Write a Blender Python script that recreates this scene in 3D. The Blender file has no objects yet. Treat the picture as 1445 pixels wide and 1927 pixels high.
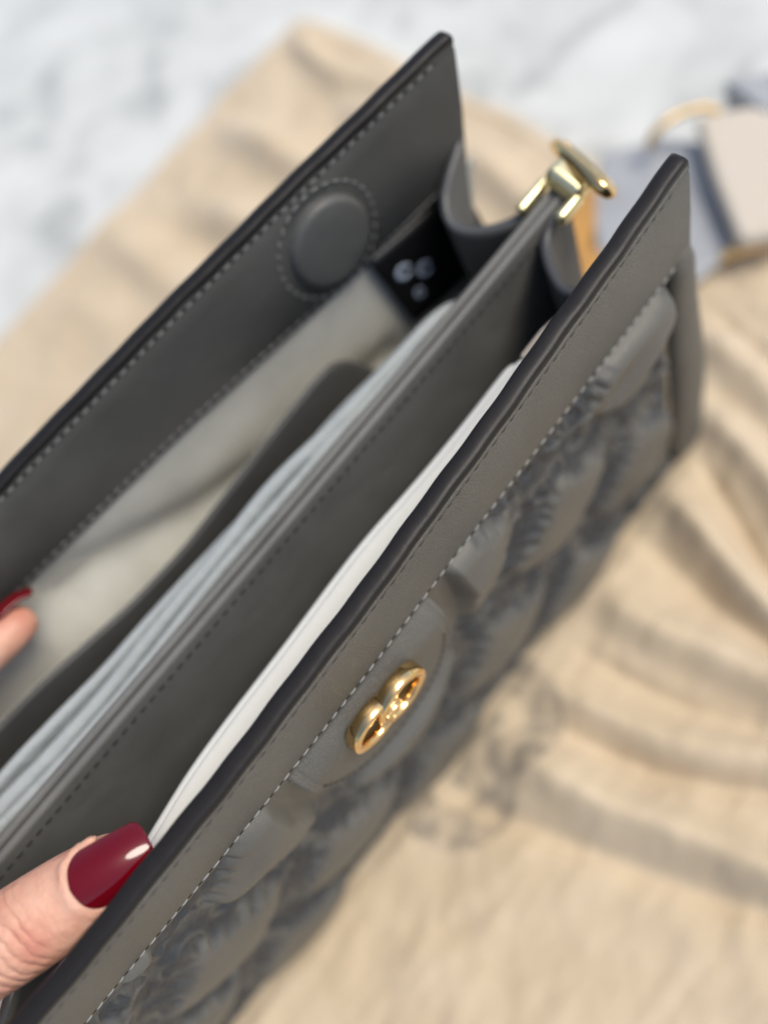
import bpy, math, random
import numpy as np
from mathutils import Vector, Matrix

S = bpy.context.scene
COL = S.collection
rng = np.random.default_rng(7)
random.seed(7)
R = math.radians

# ------------------------------------------------------------------ camera
cam_d = bpy.data.cameras.new("camera")
cam = bpy.data.objects.new("camera", cam_d); COL.objects.link(cam)
right = Vector((0.63568907, -0.70925763, -0.30471794))
down = Vector((-0.76250104, -0.51536311, -0.39114324))
fwd = Vector((0.12038095, 0.48099323, -0.86842037))
M = Matrix.Identity(4)
for i in range(3):
    M[i][0] = right[i]; M[i][1] = -down[i]; M[i][2] = -fwd[i]
M[0][3], M[1][3], M[2][3] = 0.002618, -0.136629, 0.35199
cam.matrix_world = M
cam_d.sensor_fit = 'VERTICAL'; cam_d.sensor_height = 36; cam_d.sensor_width = 27
cam_d.lens = 36 * 1743.6 / 1927
cam_d.clip_start = 0.01; cam_d.clip_end = 50
cam_d.dof.use_dof = True
cam_d.dof.focus_distance = 0.213
cam_d.dof.aperture_fstop = cam_d.lens / 1000 / 0.0092
S.camera = cam

# ------------------------------------------------------------------ light
SUN_EL, SUN_AZ = 60, 318       # azimuth measured from +x, counter-clockwise, where the light comes from
W = bpy.data.worlds.new("World"); S.world = W; W.use_nodes = True
nt = W.node_tree
sky = nt.nodes.new('ShaderNodeTexSky'); sky.sky_type = 'NISHITA'; sky.sun_disc = False
sky.sun_elevation = R(SUN_EL)
sky.sun_rotation = R(90 - SUN_AZ)
sky.air_density = 1.0; sky.dust_density = 2.5
bg = nt.nodes['Background']; bg.inputs[1].default_value = 0.12
nt.links.new(sky.outputs[0], bg.inputs[0])
sun_d = bpy.data.lights.new("sun", 'SUN'); sun_d.energy = 1.9; sun_d.angle = R(27)
sun_d.color = (1.0, 0.94, 0.82)
sun = bpy.data.objects.new("sun", sun_d); COL.objects.link(sun)
dv = Vector((math.cos(R(SUN_EL)) * math.cos(R(SUN_AZ)), math.cos(R(SUN_EL)) * math.sin(R(SUN_AZ)), math.sin(R(SUN_EL))))
sun.rotation_euler = dv.to_track_quat('Z', 'Y').to_euler()
S.view_settings.view_transform = 'Standard'; S.view_settings.look = 'None'
S.view_settings.exposure = 0.38; S.view_settings.gamma = 1
try:
    S.cycles.use_denoising = True
    S.cycles.max_bounces = 8
except Exception:
    pass

# ------------------------------------------------------------------ helpers
def tag(o, label=None, cat=None, group=None, kind=None):
    for k, v in (('label', label), ('category', cat), ('group', group), ('kind', kind)):
        if v: o[k] = v
    return o

def empty(name, loc=(0, 0, 0)):
    o = bpy.data.objects.new(name, None); COL.objects.link(o); o.location = loc
    o.empty_display_size = 0.01
    return o

def mesh_obj(name, V, F, mat, parent=None, smooth=True, sharp=None):
    me = bpy.data.meshes.new(name)
    V = np.asarray(V, dtype=np.float32)
    if isinstance(F, np.ndarray) and F.ndim == 2:
        n = F.shape[1]; nf = F.shape[0]
        me.vertices.add(len(V)); me.vertices.foreach_set('co', V.ravel())
        me.loops.add(nf * n); me.loops.foreach_set('vertex_index', F.astype(np.int32).ravel())
        me.polygons.add(nf); me.polygons.foreach_set('loop_start', np.arange(0, nf * n, n, dtype=np.int32))
        try: me.polygons.foreach_set('loop_total', np.full(nf, n, dtype=np.int32))
        except Exception: pass
        me.update(calc_edges=True)
    else:
        me.from_pydata(V.tolist(), [], [list(f) for f in F]); me.update()
    if smooth:
        me.polygons.foreach_set('use_smooth', np.ones(len(me.polygons), dtype=bool))
    if sharp:
        try: me.set_sharp_from_angle(angle=R(sharp))
        except Exception: pass
    me.materials.append(mat)
    o = bpy.data.objects.new(name, me); COL.objects.link(o)
    if parent: o.parent = parent
    return o

def grid_faces(nu, nv, closed_v=False, flip=False):
    i, j = np.meshgrid(np.arange(nu - 1), np.arange(nv if closed_v else nv - 1), indexing='ij')
    j2 = (j + 1) % nv
    a = i * nv + j; b = (i + 1) * nv + j; c = (i + 1) * nv + j2; d = i * nv + j2
    F = np.stack([a, b, c, d], -1).reshape(-1, 4)
    return F[:, ::-1] if flip else F

def grid_obj(name, P, mat, parent=None, flip=False, thick=0, off=0, closed_v=False, caps=False, sharp=None):
    nu, nv = P.shape[:2]
    F = grid_faces(nu, nv, closed_v, flip)
    V = P.reshape(-1, 3)
    if caps:
        F = F.tolist()
        r0 = list(range(nv)); r1 = [(nu - 1) * nv + k for k in range(nv)]
        if flip: F += [r0, r1[::-1]]
        else: F += [r0[::-1] if False else r0, r1[::-1]]
    o = mesh_obj(name, V, F, mat, parent, sharp=sharp)
    if thick:
        m = o.modifiers.new('thickness', 'SOLIDIFY'); m.thickness = thick; m.offset = off
        m.use_even_offset = False
    return o

def noise2(x, y, scale, seed=0):
    """smooth value noise in [-1,1]"""
    r = np.random.default_rng(seed); T = r.uniform(-1, 1, (64, 64))
    u = np.asarray(x) / scale + 17.3; v = np.asarray(y) / scale + 9.1
    i = np.floor(u).astype(int); j = np.floor(v).astype(int); fu = u - i; fv = v - j
    fu = fu * fu * (3 - 2 * fu); fv = fv * fv * (3 - 2 * fv)
    g = lambda a, b: T[a % 64, b % 64]
    return (g(i, j) * (1 - fu) + g(i + 1, j) * fu) * (1 - fv) + (g(i, j + 1) * (1 - fu) + g(i + 1, j + 1) * fu) * fv

def fbm(x, y, scale, octs=4, seed=0):
    s = 0; a = 1
    for k in range(octs):
        s = s + a * noise2(x, y, scale / 2 ** k, seed + k); a *= 0.5
    return s

def tube_pts(path, rad, nseg=12, squash=None, up=None):
    """swept tube, path (n,3), rad scalar or (n,) ; returns grid (n,nseg,3)"""
    path = np.asarray(path, float); n = len(path)
    rad = np.full(n, rad) if np.isscalar(rad) else np.asarray(rad)
    T = np.gradient(path, axis=0); T /= np.linalg.norm(T, axis=1)[:, None]
    U = np.array(up if up is not None else (0, 0, 1.0)); out = np.zeros((n, nseg, 3))
    a = np.linspace(0, 2 * np.pi, nseg, endpoint=False)
    for i in range(n):
        X = np.cross(U, T[i]); 
        if np.linalg.norm(X) < 1e-6: X = np.array((1.0, 0, 0))
        X /= np.linalg.norm(X); Y = np.cross(T[i], X)
        sx, sy = (1, 1) if squash is None else squash
        out[i] = path[i] + rad[i] * (np.cos(a)[:, None] * X * sx + np.sin(a)[:, None] * Y * sy)
    return out

# ------------------------------------------------------------------ materials
def mat(name, col, rough=0.5, metal=0, spec=0.5, coat=0, sss=0):
    m = bpy.data.materials.new(name); m.use_nodes = True
    b = m.node_tree.nodes['Principled BSDF']
    b.inputs['Base Color'].default_value = (*col, 1); b.inputs['Roughness'].default_value = rough
    b.inputs['Metallic'].default_value = metal; b.inputs['Specular IOR Level'].default_value = spec
    b.inputs['Coat Weight'].default_value = coat
    return m, m.node_tree, b

def N(t, typ, **kw):
    n = t.nodes.new(typ)
    for k, v in kw.items():
        if hasattr(n, k): setattr(n, k, v)
        else: n.inputs[k].default_value = v
    return n

def ramp(t, fac, stops):
    r = t.nodes.new('ShaderNodeValToRGB'); e = r.color_ramp.elements
    while len(e) < len(stops): e.new(0.5)
    for k, (p, c) in enumerate(stops):
        e[k].position = p; e[k].color = (*c, 1) if len(c) == 3 else c
    t.links.new(fac, r.inputs[0]); return r

def leather(name, col, rough=0.47, grain=1.0, var=0.12, spec=0.45):
    m, t, b = mat(name, col, rough, spec=spec)
    tc = N(t, 'ShaderNodeTexCoord')
    n1 = N(t, 'ShaderNodeTexVoronoi', feature='DISTANCE_TO_EDGE'); n1.inputs['Scale'].default_value = 1500
    mp = N(t, 'ShaderNodeMapping'); mp.inputs['Scale'].default_value = (1, 1, 0.6); mp.inputs['Rotation'].default_value = (0, 0.5, 0)
    n0 = N(t, 'ShaderNodeTexNoise'); n0.inputs['Scale'].default_value = 260; n0.inputs['Detail'].default_value = 3
    add = N(t, 'ShaderNodeVectorMath', operation='MULTIPLY_ADD'); add.inputs[1].default_value = (.0016,) * 3
    t.links.new(n0.outputs['Color'], add.inputs[0]); t.links.new(tc.outputs['Object'], mp.inputs[0]); t.links.new(mp.outputs[0], add.inputs[2])
    t.links.new(add.outputs[0], n1.inputs['Vector'])
    n2 = N(t, 'ShaderNodeTexNoise'); n2.inputs['Scale'].default_value = 2600; n2.inputs['Detail'].default_value = 3
    n3 = N(t, 'ShaderNodeTexNoise'); n3.inputs['Scale'].default_value = 45; n3.inputs['Detail'].default_value = 4
    for n in (n2, n3, n0): t.links.new(tc.outputs['Object'], n.inputs['Vector'])
    mr = N(t, 'ShaderNodeMapRange'); mr.inputs['From Max'].default_value = 0.25
    t.links.new(n1.outputs['Distance'], mr.inputs['Value'])
    mx = N(t, 'ShaderNodeMath', operation='ADD'); t.links.new(mr.outputs[0], mx.inputs[0]); t.links.new(n2.outputs[0], mx.inputs[1])
    bu = N(t, 'ShaderNodeBump'); bu.inputs['Strength'].default_value = 0.22 * grain; bu.inputs['Distance'].default_value = 0.00025
    t.links.new(mx.outputs[0], bu.inputs['Height'])
    bw = N(t, 'ShaderNodeBump'); bw.inputs['Strength'].default_value = 0.5; bw.inputs['Distance'].default_value = 0.0012
    n4 = N(t, 'ShaderNodeTexNoise'); n4.inputs['Scale'].default_value = 55; n4.inputs['Detail'].default_value = 3; t.links.new(tc.outputs['Object'], n4.inputs['Vector'])
    t.links.new(n4.outputs[0], bw.inputs['Height']); t.links.new(bw.outputs[0], bu.inputs['Normal']); t.links.new(bu.outputs[0], b.inputs['Normal'])
    c = np.array(col)
    rp = ramp(t, n3.outputs[0], [(0.3, tuple(c * (1 - var))), (0.7, tuple(c * (1 + var)))])
    t.links.new(rp.outputs[0], b.inputs['Base Color'])
    rr = N(t, 'ShaderNodeMapRange'); rr.inputs['To Min'].default_value = rough - .06; rr.inputs['To Max'].default_value = rough + .1
    t.links.new(n3.outputs[0], rr.inputs['Value']); t.links.new(rr.outputs[0], b.inputs['Roughness'])
    return m

GREY = (0.117, 0.112, 0.098)
M_leather = leather('grey leather', GREY, grain=2.2)
M_inner = leather('dark grey lining leather', (0.074, 0.072, 0.066), rough=0.46, grain=0.8)
M_div = leather('grey divider leather', (0.150, 0.149, 0.140), rough=0.48, grain=0.8)
M_mag = leather('magnet cover leather', (0.088, 0.087, 0.082), rough=0.38, grain=0.6)
M_edge = leather('painted leather edge', (0.014, 0.012, 0.011), rough=0.42, grain=0.25, var=0.06, spec=0.3)
M_gedge = leather('gusset edge paint', (0.075, 0.078, 0.082), rough=0.34, grain=0.1)
M_thread = mat('pale grey thread', (0.30, 0.30, 0.285), 0.6)[0]
M_thread_in = mat('mid grey thread', (0.20, 0.20, 0.19), 0.6)[0]
M_thread_dk = mat('dark grey thread', (0.035, 0.033, 0.031), 0.7)[0]
M_gold = mat('polished gold', (0.86, 0.58, 0.26), 0.10, metal=1)[0]
M_gold2 = mat('pale gold', (0.95, 0.84, 0.50), 0.36, metal=1)[0]
M_gold3 = mat('brushed gold', (0.70, 0.50, 0.24), 0.5, metal=1)[0]
M_black = mat('black card', (0.006, 0.006, 0.007), 0.35)[0]
M_blueprint = mat('pale print', (0.30, 0.36, 0.45), 0.5)[0]

def canvas():
    m, t, b = mat('greige canvas lining', (0.36, 0.35, 0.31), 0.85, spec=0.2)
    tc = N(t, 'ShaderNodeTexCoord')
    w1 = N(t, 'ShaderNodeTexWave', bands_direction='X'); w1.inputs['Scale'].default_value = 420
    w2 = N(t, 'ShaderNodeTexWave', bands_direction='Z'); w2.inputs['Scale'].default_value = 420
    for w in (w1, w2):
        w.inputs['Distortion'].default_value = 0.6; w.inputs['Detail'].default_value = 1
        t.links.new(tc.outputs['Object'], w.inputs['Vector'])
    mu = N(t, 'ShaderNodeMath', operation='ADD'); t.links.new(w1.outputs['Fac'], mu.inputs[0]); t.links.new(w2.outputs['Fac'], mu.inputs[1])
    bu = N(t, 'ShaderNodeBump'); bu.inputs['Strength'].default_value = 0.5; bu.inputs['Distance'].default_value = 0.0003
    t.links.new(mu.outputs[0], bu.inputs['Height']); t.links.new(bu.outputs[0], b.inputs['Normal'])
    n = N(t, 'ShaderNodeTexNoise'); n.inputs['Scale'].default_value = 60; t.links.new(tc.outputs['Object'], n.inputs['Vector'])
    ad = N(t, 'ShaderNodeMath', operation='MULTIPLY_ADD'); ad.inputs[1].default_value = 0.14
    t.links.new(mu.outputs[0], ad.inputs[0]); t.links.new(n.outputs[0], ad.inputs[2])
    rp = ramp(t, ad.outputs[0], [(0.3, (0.44, 0.43, 0.375)), (0.9, (0.56, 0.55, 0.49))])
    t.links.new(rp.outputs[0], b.inputs['Base Color']); return m
M_canvas = canvas()

def paper(name='white tissue paper', col=(0.78, 0.79, 0.79), st=.25):
    m, t, b = mat(name, col, 0.6, spec=0.3)
    tc = N(t, 'ShaderNodeTexCoord'); n = N(t, 'ShaderNodeTexNoise'); n.inputs['Scale'].default_value = 130; n.inputs['Detail'].default_value = 4
    t.links.new(tc.outputs['Object'], n.inputs['Vector'])
    bu = N(t, 'ShaderNodeBump'); bu.inputs['Strength'].default_value = st; bu.inputs['Distance'].default_value = 0.0015
    t.links.new(n.outputs[0], bu.inputs['Height']); t.links.new(bu.outputs[0], b.inputs['Normal']); return m
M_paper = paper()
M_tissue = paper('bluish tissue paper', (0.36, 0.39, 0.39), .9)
M_card = paper('off-white card', (0.72, 0.71, 0.65), .22)
M_beige = mat('beige card', (0.50, 0.44, 0.37), 0.6)[0]

# ------------------------------------------------------------------ setting: marble floor
def marble():
    m, t, b = mat('white marble', (0.75, 0.76, 0.76), 0.28, spec=0.5)
    tc = N(t, 'ShaderNodeTexCoord')
    n0 = N(t, 'ShaderNodeTexNoise'); n0.inputs['Scale'].default_value = 13; n0.inputs['Detail'].default_value = 6; n0.inputs['Roughness'].default_value = 0.55
    t.links.new(tc.outputs['Object'], n0.inputs['Vector'])
    n1 = N(t, 'ShaderNodeTexNoise'); n1.inputs['Scale'].default_value = 22; n1.inputs['Detail'].default_value = 4; n1.inputs['Distortion'].default_value = 1.1
    t.links.new(tc.outputs['Object'], n1.inputs['Vector'])
    r1 = ramp(t, n1.outputs[0], [(0.22, (0.36, 0.375, 0.355)), (0.42, (0.63, 0.635, 0.60)), (0.60, (0.72, 0.725, 0.685))])
    r0 = ramp(t, n0.outputs[0], [(0.35, (0.88, 0.885, 0.88)), (0.65, (1, 1, 1))])
    mx = N(t, 'ShaderNodeMixRGB', blend_type='MULTIPLY'); mx.inputs[0].default_value = 1
    t.links.new(r1.outputs[0], mx.inputs[1]); t.links.new(r0.outputs[0], mx.inputs[2])
    t.links.new(mx.outputs[0], b.inputs['Base Color']); return m
xs = np.linspace(-1, 1, 9) ** 3 * 20
P = np.stack(np.meshgrid(xs, xs, indexing='ij') + [np.zeros((9, 9))], -1) if False else np.stack([*np.meshgrid(xs, xs, indexing='ij'), np.zeros((9, 9))], -1)
tag(grid_obj('marble_floor', P, marble()), kind='structure')

# ------------------------------------------------------------------ dust bag (cloth spread on the marble)
def cloth_mat():
    m, t, b = mat('tan cotton flannel', (0.55, 0.42, 0.29), 0.9, spec=0.15)
    b.inputs['Sheen Weight'].default_value = 0.25; b.inputs['Sheen Roughness'].default_value = 0.5
    tc = N(t, 'ShaderNodeTexCoord')
    n = N(t, 'ShaderNodeTexNoise'); n.inputs['Scale'].default_value = 35; n.inputs['Detail'].default_value = 5
    t.links.new(tc.outputs['Object'], n.inputs['Vector'])
    rp = ramp(t, n.outputs[0], [(0.25, (0.54, 0.43, 0.29)), (0.75, (0.63, 0.52, 0.375))])
    # printed emblem: two interlocking rings with bars, grey ink
    sx = N(t, 'ShaderNodeSeparateXYZ'); t.links.new(tc.outputs['Object'], sx.inputs[0])
    def ringmask(cx, cy, r, w, barx):
        dx = N(t, 'ShaderNodeMath', operation='SUBTRACT'); dx.inputs[1].default_value = cx; t.links.new(sx.outputs[0], dx.inputs[0])
        dy = N(t, 'ShaderNodeMath', operation='SUBTRACT'); dy.inputs[1].default_value = cy; t.links.new(sx.outputs[1], dy.inputs[0])
        cv = N(t, 'ShaderNodeCombineXYZ'); t.links.new(dx.outputs[0], cv.inputs[0]); t.links.new(dy.outputs[0], cv.inputs[1])
        ln = N(t, 'ShaderNodeVectorMath', operation='LENGTH'); t.links.new(cv.outputs[0], ln.inputs[0])
        s = N(t, 'ShaderNodeMath', operation='SUBTRACT'); s.inputs[1].default_value = r; t.links.new(ln.outputs['Value'], s.inputs[0])
        ab = N(t, 'ShaderNodeMath', operation='ABSOLUTE'); t.links.new(s.outputs[0], ab.inputs[0])
        lt = N(t, 'ShaderNodeMath', operation='LESS_THAN'); lt.inputs[1].default_value = w; t.links.new(ab.outputs[0], lt.inputs[0])
        # inward bar of the letter
        ax = N(t, 'ShaderNodeMath', operation='SUBTRACT'); ax.inputs[1].default_value = barx; t.links.new(dx.outputs[0], ax.inputs[0])
        aa = N(t, 'ShaderNodeMath', operation='ABSOLUTE'); t.links.new(ax.outputs[0], aa.inputs[0])
        l1 = N(t, 'ShaderNodeMath', operation='LESS_THAN'); l1.inputs[1].default_value = 0.006; t.links.new(aa.outputs[0], l1.inputs[0])
        ay = N(t, 'ShaderNodeMath', operation='ABSOLUTE'); t.links.new(dy.outputs[0], ay.inputs[0])
        l2 = N(t, 'ShaderNodeMath', operation='LESS_THAN'); l2.inputs[1].default_value = 0.0028; t.links.new(ay.outputs[0], l2.inputs[0])
        mu = N(t, 'ShaderNodeMath', operation='MULTIPLY'); t.links.new(l1.outputs[0], mu.inputs[0]); t.links.new(l2.outputs[0], mu.inputs[1])
        mx = N(t, 'ShaderNodeMath', operation='MAXIMUM'); t.links.new(lt.outputs[0], mx.inputs[0]); t.links.new(mu.outputs[0], mx.inputs[1])
        return mx
    a = ringmask(0.014, -0.040, 0.0165, 0.0075, -0.006); c = ringmask(-0.016, -0.042, 0.0165, 0.0075, 0.006)
    mx = N(t, 'ShaderNodeMath', operation='MAXIMUM'); t.links.new(a.outputs[0], mx.inputs[0]); t.links.new(c.outputs[0], mx.inputs[1])
    sc = N(t, 'ShaderNodeMath', operation='MULTIPLY'); sc.inputs[1].default_value = 0.42; t.links.new(mx.outputs[0], sc.inputs[0])
    nb = N(t, 'ShaderNodeTexNoise'); nb.inputs['Scale'].default_value = 130; nb.inputs['Detail'].default_value = 2; t.links.new(tc.outputs['Object'], nb.inputs['Vector'])
    nr = N(t, 'ShaderNodeMapRange'); nr.inputs['From Min'].default_value = .38; nr.inputs['From Max'].default_value = .6; nr.inputs['To Min'].default_value = .25; nr.inputs['To Max'].default_value = 1.35; t.links.new(nb.outputs[0], nr.inputs['Value'])
    sc2 = N(t, 'ShaderNodeMath', operation='MULTIPLY'); t.links.new(sc.outputs[0], sc2.inputs[0]); t.links.new(nr.outputs[0], sc2.inputs[1]); sc = sc2
    mi = N(t, 'ShaderNodeMixRGB'); mi.inputs[2].default_value = (0.12, 0.115, 0.11, 1)
    t.links.new(sc.outputs[0], mi.inputs[0]); t.links.new(rp.outputs[0], mi.inputs[1])
    t.links.new(mi.outputs[0], b.inputs['Base Color'])
    w1 = N(t, 'ShaderNodeTexNoise'); w1.inputs['Scale'].default_value = 900; t.links.new(tc.outputs['Object'], w1.inputs['Vector'])
    bu = N(t, 'ShaderNodeBump'); bu.inputs['Strength'].default_value = 0.35; bu.inputs['Distance'].default_value = 0.0006
    t.links.new(w1.outputs[0], bu.inputs['Height']); t.links.new(bu.outputs[0], b.inputs['Normal'])
    return m
nu, nv = 430, 470
ux = np.linspace(-0.36, 0.262, nu); vy = np.linspace(-0.36, 0.316, nv)
X, Y = np.meshgrid(ux, vy, indexing='ij')
def seg_dist(X, Y, pts):
    best = np.full(X.shape, 1e9); par = np.zeros(X.shape); n = len(pts) - 1
    for k in range(n):
        ax, ay = pts[k]; bx, by = pts[k + 1]; dx, dy = bx - ax, by - ay; L = dx * dx + dy * dy
        tt = np.clip(((X - ax) * dx + (Y - ay) * dy) / L, 0, 1)
        d = np.hypot(X - ax - tt * dx, Y - ay - tt * dy)
        m = d < best; best = np.where(m, d, best); par = np.where(m, (k + tt) / n, par)
    return best, par
wx = X + 0.006 * fbm(X, Y, 0.09, 2, 3); wy = Y + 0.006 * fbm(X, Y, 0.09, 2, 13)
Hh = 0.0072 + 0.0022 * fbm(X, Y, 0.07, 3, 21)
ridges = [  # (points, height, width) crests of the folds; negative heights are creases
    ([(0.002, -0.046), (0.010, -0.085), (0.026, -0.125), (0.045, -0.2)], 0.0150, 0.0085),
    ([(-0.026, -0.038), (-0.015, -0.068), (-0.004, -0.094), (0.010, -0.127), (0.020, -0.149), (0.03, -.19)], -0.0050, 0.0050),
    ([(0.018, -0.058), (0.032, -0.095), (0.052, -0.130), (0.07, -0.19)], -0.0050, 0.0035),
    ([(0.028, -0.046), (0.042, -0.090), (0.062, -0.128), (0.08, -0.19)], 0.0100, 0.0075),
    ([(0.050, -0.050), (0.058, -0.092), (0.068, -0.122), (0.075, -.17)], -0.0050, 0.0040),
    ([(0.072, -0.042), (0.078, -0.075), (0.084, -0.11), (0.092, -0.19)], 0.0130, 0.0085),
    ([(0.099, -0.035), (0.098, -0.064), (0.095, -0.098), (0.10, -0.15)], -0.0050, 0.0035),
    ([(0.115, -0.038), (0.111, -0.064), (0.104, -0.095), (0.11, -0.17)], 0.0150, 0.0070),
    ([(0.136, -0.038), (0.124, -0.066), (0.114, -0.087), (0.115, -0.14)], -0.0050, 0.0035),
    ([(0.155, -0.025), (0.148, -0.055), (0.134, -0.090), (0.13, -0.15)], 0.0130, 0.0085),
    ([(0.190, -0.005), (0.178, -0.04), (0.168, -0.075)], 0.009, 0.010),
    ([(0.205, 0.0), (0.192, -0.035), (0.185, -0.07)], -0.004, 0.004),
    ([(-0.085, -0.06), (-0.065, -0.12), (-0.04, -0.2)], 0.0030, 0.018),
    ([(0.150, 0.10), (0.138, 0.17), (0.131, 0.21), (0.128, 0.25)], 0.0190, 0.0110),
    ([(0.108, 0.17), (0.110, 0.225), (0.104, 0.28)], -0.0040, 0.0080),
    ([(0.092, 0.16), (0.078, 0.24), (0.085, 0.30)], 0.0120, 0.0120),
    ([(0.03, 0.17), (0.045, 0.24), (0.035, 0.30)], 0.006, 0.018),
    ([(0.194, 0.16), (0.176, 0.21), (0.176, 0.28)], 0.0170, 0.0100),
    ([(0.214, 0.07), (0.222, 0.13), (0.216, 0.19), (0.222, .23)], 0.0150, 0.0085),
    ([(0.244, 0.18), (0.234, 0.25), (0.243, 0.30)], 0.014, 0.0075),
]
for k, (pts, h, w) in enumerate(ridges):
    d, tt = seg_dist(wx, wy, pts)
    e = np.clip(np.minimum(tt * 5 + 0.35, (1 - tt) * 4 + 0.4), 0, 1)
    Hh += h * (.78 if pts[0][1] < .03 else .62) * e * np.exp(-(d / (w * (1.05 + .22 * fbm(X, Y, .06, 2, 60 + k)))) ** 2)
# pressed flat under the bag
inx = np.clip((0.150 - np.abs(X)) / 0.012, 0, 1); iny = np.clip((0.040 - np.abs(Y)) / 0.012, 0, 1)
pr = np.clip(inx, 0, 1) * np.clip(iny, 0, 1)
Hh = Hh * (1 - pr) + 0.0035 * pr
# irregular outline
ex = 0.004 * fbm(Y, X * 0, 0.08, 3, 31); ey = 0.004 * fbm(X, Y * 0, 0.09, 3, 41)
edge = np.minimum.reduce([0.262 - X, 0.316 - Y])
fall = np.clip(edge / 0.010, 0, 1) ** 0.5
hem = 0.0009 * ((edge < .013) & (edge > .002)) - 0.0008 * np.exp(-((edge - .0135) / .0009) ** 2)
wrk = 0.0011 * np.abs(fbm(X * 1.0, Y * 2.2, 0.030, 3, 91)) + 0.0006 * fbm(X, Y, .012, 2, 95)
Hh = np.maximum(Hh, .0008) + (hem + wrk) * (1 - pr)
Zc = 0.0008 + Hh * fall
Xc = X + ex * np.clip(1 - (0.262 - X) / 0.06, 0, 1) - 0.018 * np.clip((0.316 - Y) / 0.3, 0, 1) * np.clip(1 - (0.262 - X) / 0.1, 0, 1)
Yc = Y + ey * np.clip(1 - (0.316 - Y) / 0.06, 0, 1)
M_cloth = cloth_mat()
dust = empty('dust_bag')
tag(dust, 'tan cotton dust bag with grey printed rings spread in folds under the handbag', 'dust bag')
grid_obj('cloth', np.stack([Xc, Yc, Zc], -1), M_cloth, dust)

# ------------------------------------------------------------------ the handbag: shape functions
HX = 0.1406
FO = np.array([(-.1406, -.0478), (-.0937, -.0484), (-.0499, -.0491), (-.0232, -.0484), (.0175, -.0468), (.0522, -.0437), (.0826, -.0413), (.107, -.0396), (.1208, -.0387), (.1406, -.0372)])
pf = np.polyfit(FO[:, 0], FO[:, 1], 3)
yfo = lambda x: np.polyval(pf, x)                      # outer edge of the front rim
pb = np.polyfit([-.14, -.0278, .0268, .0849, .14], [.066, .0583, .0516, .0446, .0352], 3)
ybi = lambda x: np.polyval(pb, x)                      # inner edge of the back rim
ZF = 0.1685
zb_ = lambda x: 0.1727 + 0.06 * x                       # back rim height
BASE_Z = 0.005
YB = 0.032
def fpan(x, d, off=0.0):
    """front panel: x, distance d down from the rim, offset outward"""
    x = np.asarray(x, float); y0 = yfo(x); L = np.hypot(ZF - BASE_Z, -YB - y0)
    dy = (-YB - y0) / L; dz = -(ZF - BASE_Z) / L
    return np.stack(np.broadcast_arrays(x, y0 + dy * d + dz * off, ZF + dz * d - dy * off), -1)
def bpan(x, d, off=0.0):
    """back panel inner face: off>0 is inward (towards the front)"""
    x = np.asarray(x, float); dd = np.clip(d, 0, .055)
    e_ = np.clip((np.abs(x) - .085) / .055, 0, 1); e_ = e_ * e_ * (3 - 2 * e_)
    x = x - np.sign(x) * e_ * .0123 * (dd / .055) ** 1.3
    y0 = ybi(x); z0 = zb_(x); L = np.hypot(z0 - BASE_Z, YB - y0)
    dy = (YB - y0) / L; dz = -(z0 - BASE_Z) / L
    return np.stack(np.broadcast_arrays(x, y0 + dy * d + dz * off, z0 + dz * d - dy * off), -1)
fband = lambda x: np.interp(x, [-.14, -.08, -.037, -.003, .035, .10, .13, .141], [.0255, .0245, .0262, .0270, .0275, .0325, .0345, .0352])
bband = lambda x: np.interp(x, [-.14, -.047, .015, .09, .134], [.0285, .0285, .0325, .0395, .0410])

bag = empty('handbag', (0, 0, 0))
tag(bag, 'open grey quilted leather handbag with gold interlocked emblem lying under the hand', 'handbag')

xs = np.linspace(-HX, HX, 220)
def strip(profile, xs, fn):
    """profile: function x -> list of (d, off)"""
    rows = []
    for x in xs:
        pr = profile(x); rows.append([fn(x, d, o) for d, o in pr])
    return np.array(rows)

# front outer band with sunken seams at top and bottom
def prof_front(x):
    b = float(fband(x)); t = 0.0011
    return [(0.0009, -0.0012), (0.0009, 0.0004), (0.0011, 0.0007), (0.0016, 0.0008), (0.0023, 0.00075), (0.0028, 0.0005), (0.0033, 0.0007),
            (0.0045, 0.0009), (0.5 * b, t + 0.0003), (b - 0.0040, t + 0.0003), (b - 0.0026, t), (b - 0.0019, t - 0.00018), (b - 0.0012, t), (b - 0.0003, t - 0.0001), (b, t - 0.0005), (b, -0.0006)]
grid_obj('top_band', strip(prof_front, xs, fpan), M_leather, bag, flip=True)
# front inner facing
zin = 0.0045
def prof_fin(x):
    return [(0.0004, -zin + 0.001), (0.0004, -zin), (0.0015, -zin - 0.0004), (0.020, -zin - 0.0003), (0.040, -zin), (0.041, -zin + 0.001)]
grid_obj('inner_facing', strip(prof_fin, xs, fpan), M_inner, bag)
# front rim: painted folded edge
def rim_profile(sgn):
    a = np.linspace(0, np.pi, 13); w = zin / 2
    pts = [(0.0030, -zin + 0.0005)] + [(-0.0020 * math.sin(t) ** 0.6 + 0.0006 if 0 < t < math.pi else 0.0006, -w - (w + .00035) * math.copysign(abs(math.cos(t)) ** .75, math.cos(t)) + .0003) for t in a] + [(0.0028, -0.0007)]
    # shallow step along the outer side
    return pts
rp_ = rim_profile(1)
def rim_grid(fn, flipoff=False):
    n = 240; xx = np.linspace(-HX, HX, n)
    rows = []
    for x in xx:
        e = min(1, max(0, (HX + 0.0006 - abs(x)) / 0.003)); e = math.sqrt(max(0, 1 - (1 - e) ** 2)) * 0.25 + 0.75
        wv = 0.00012 * math.sin(x * 130) + 0.00008 * math.sin(x * 410)
        rows.append([fn(x, d + (1 - e) * 0.003, (o if not flipoff else -o - zin) * 1.0 + wv) for d, o in rp_])
    return np.array(rows)
Pr = rim_grid(fpan)
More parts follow.
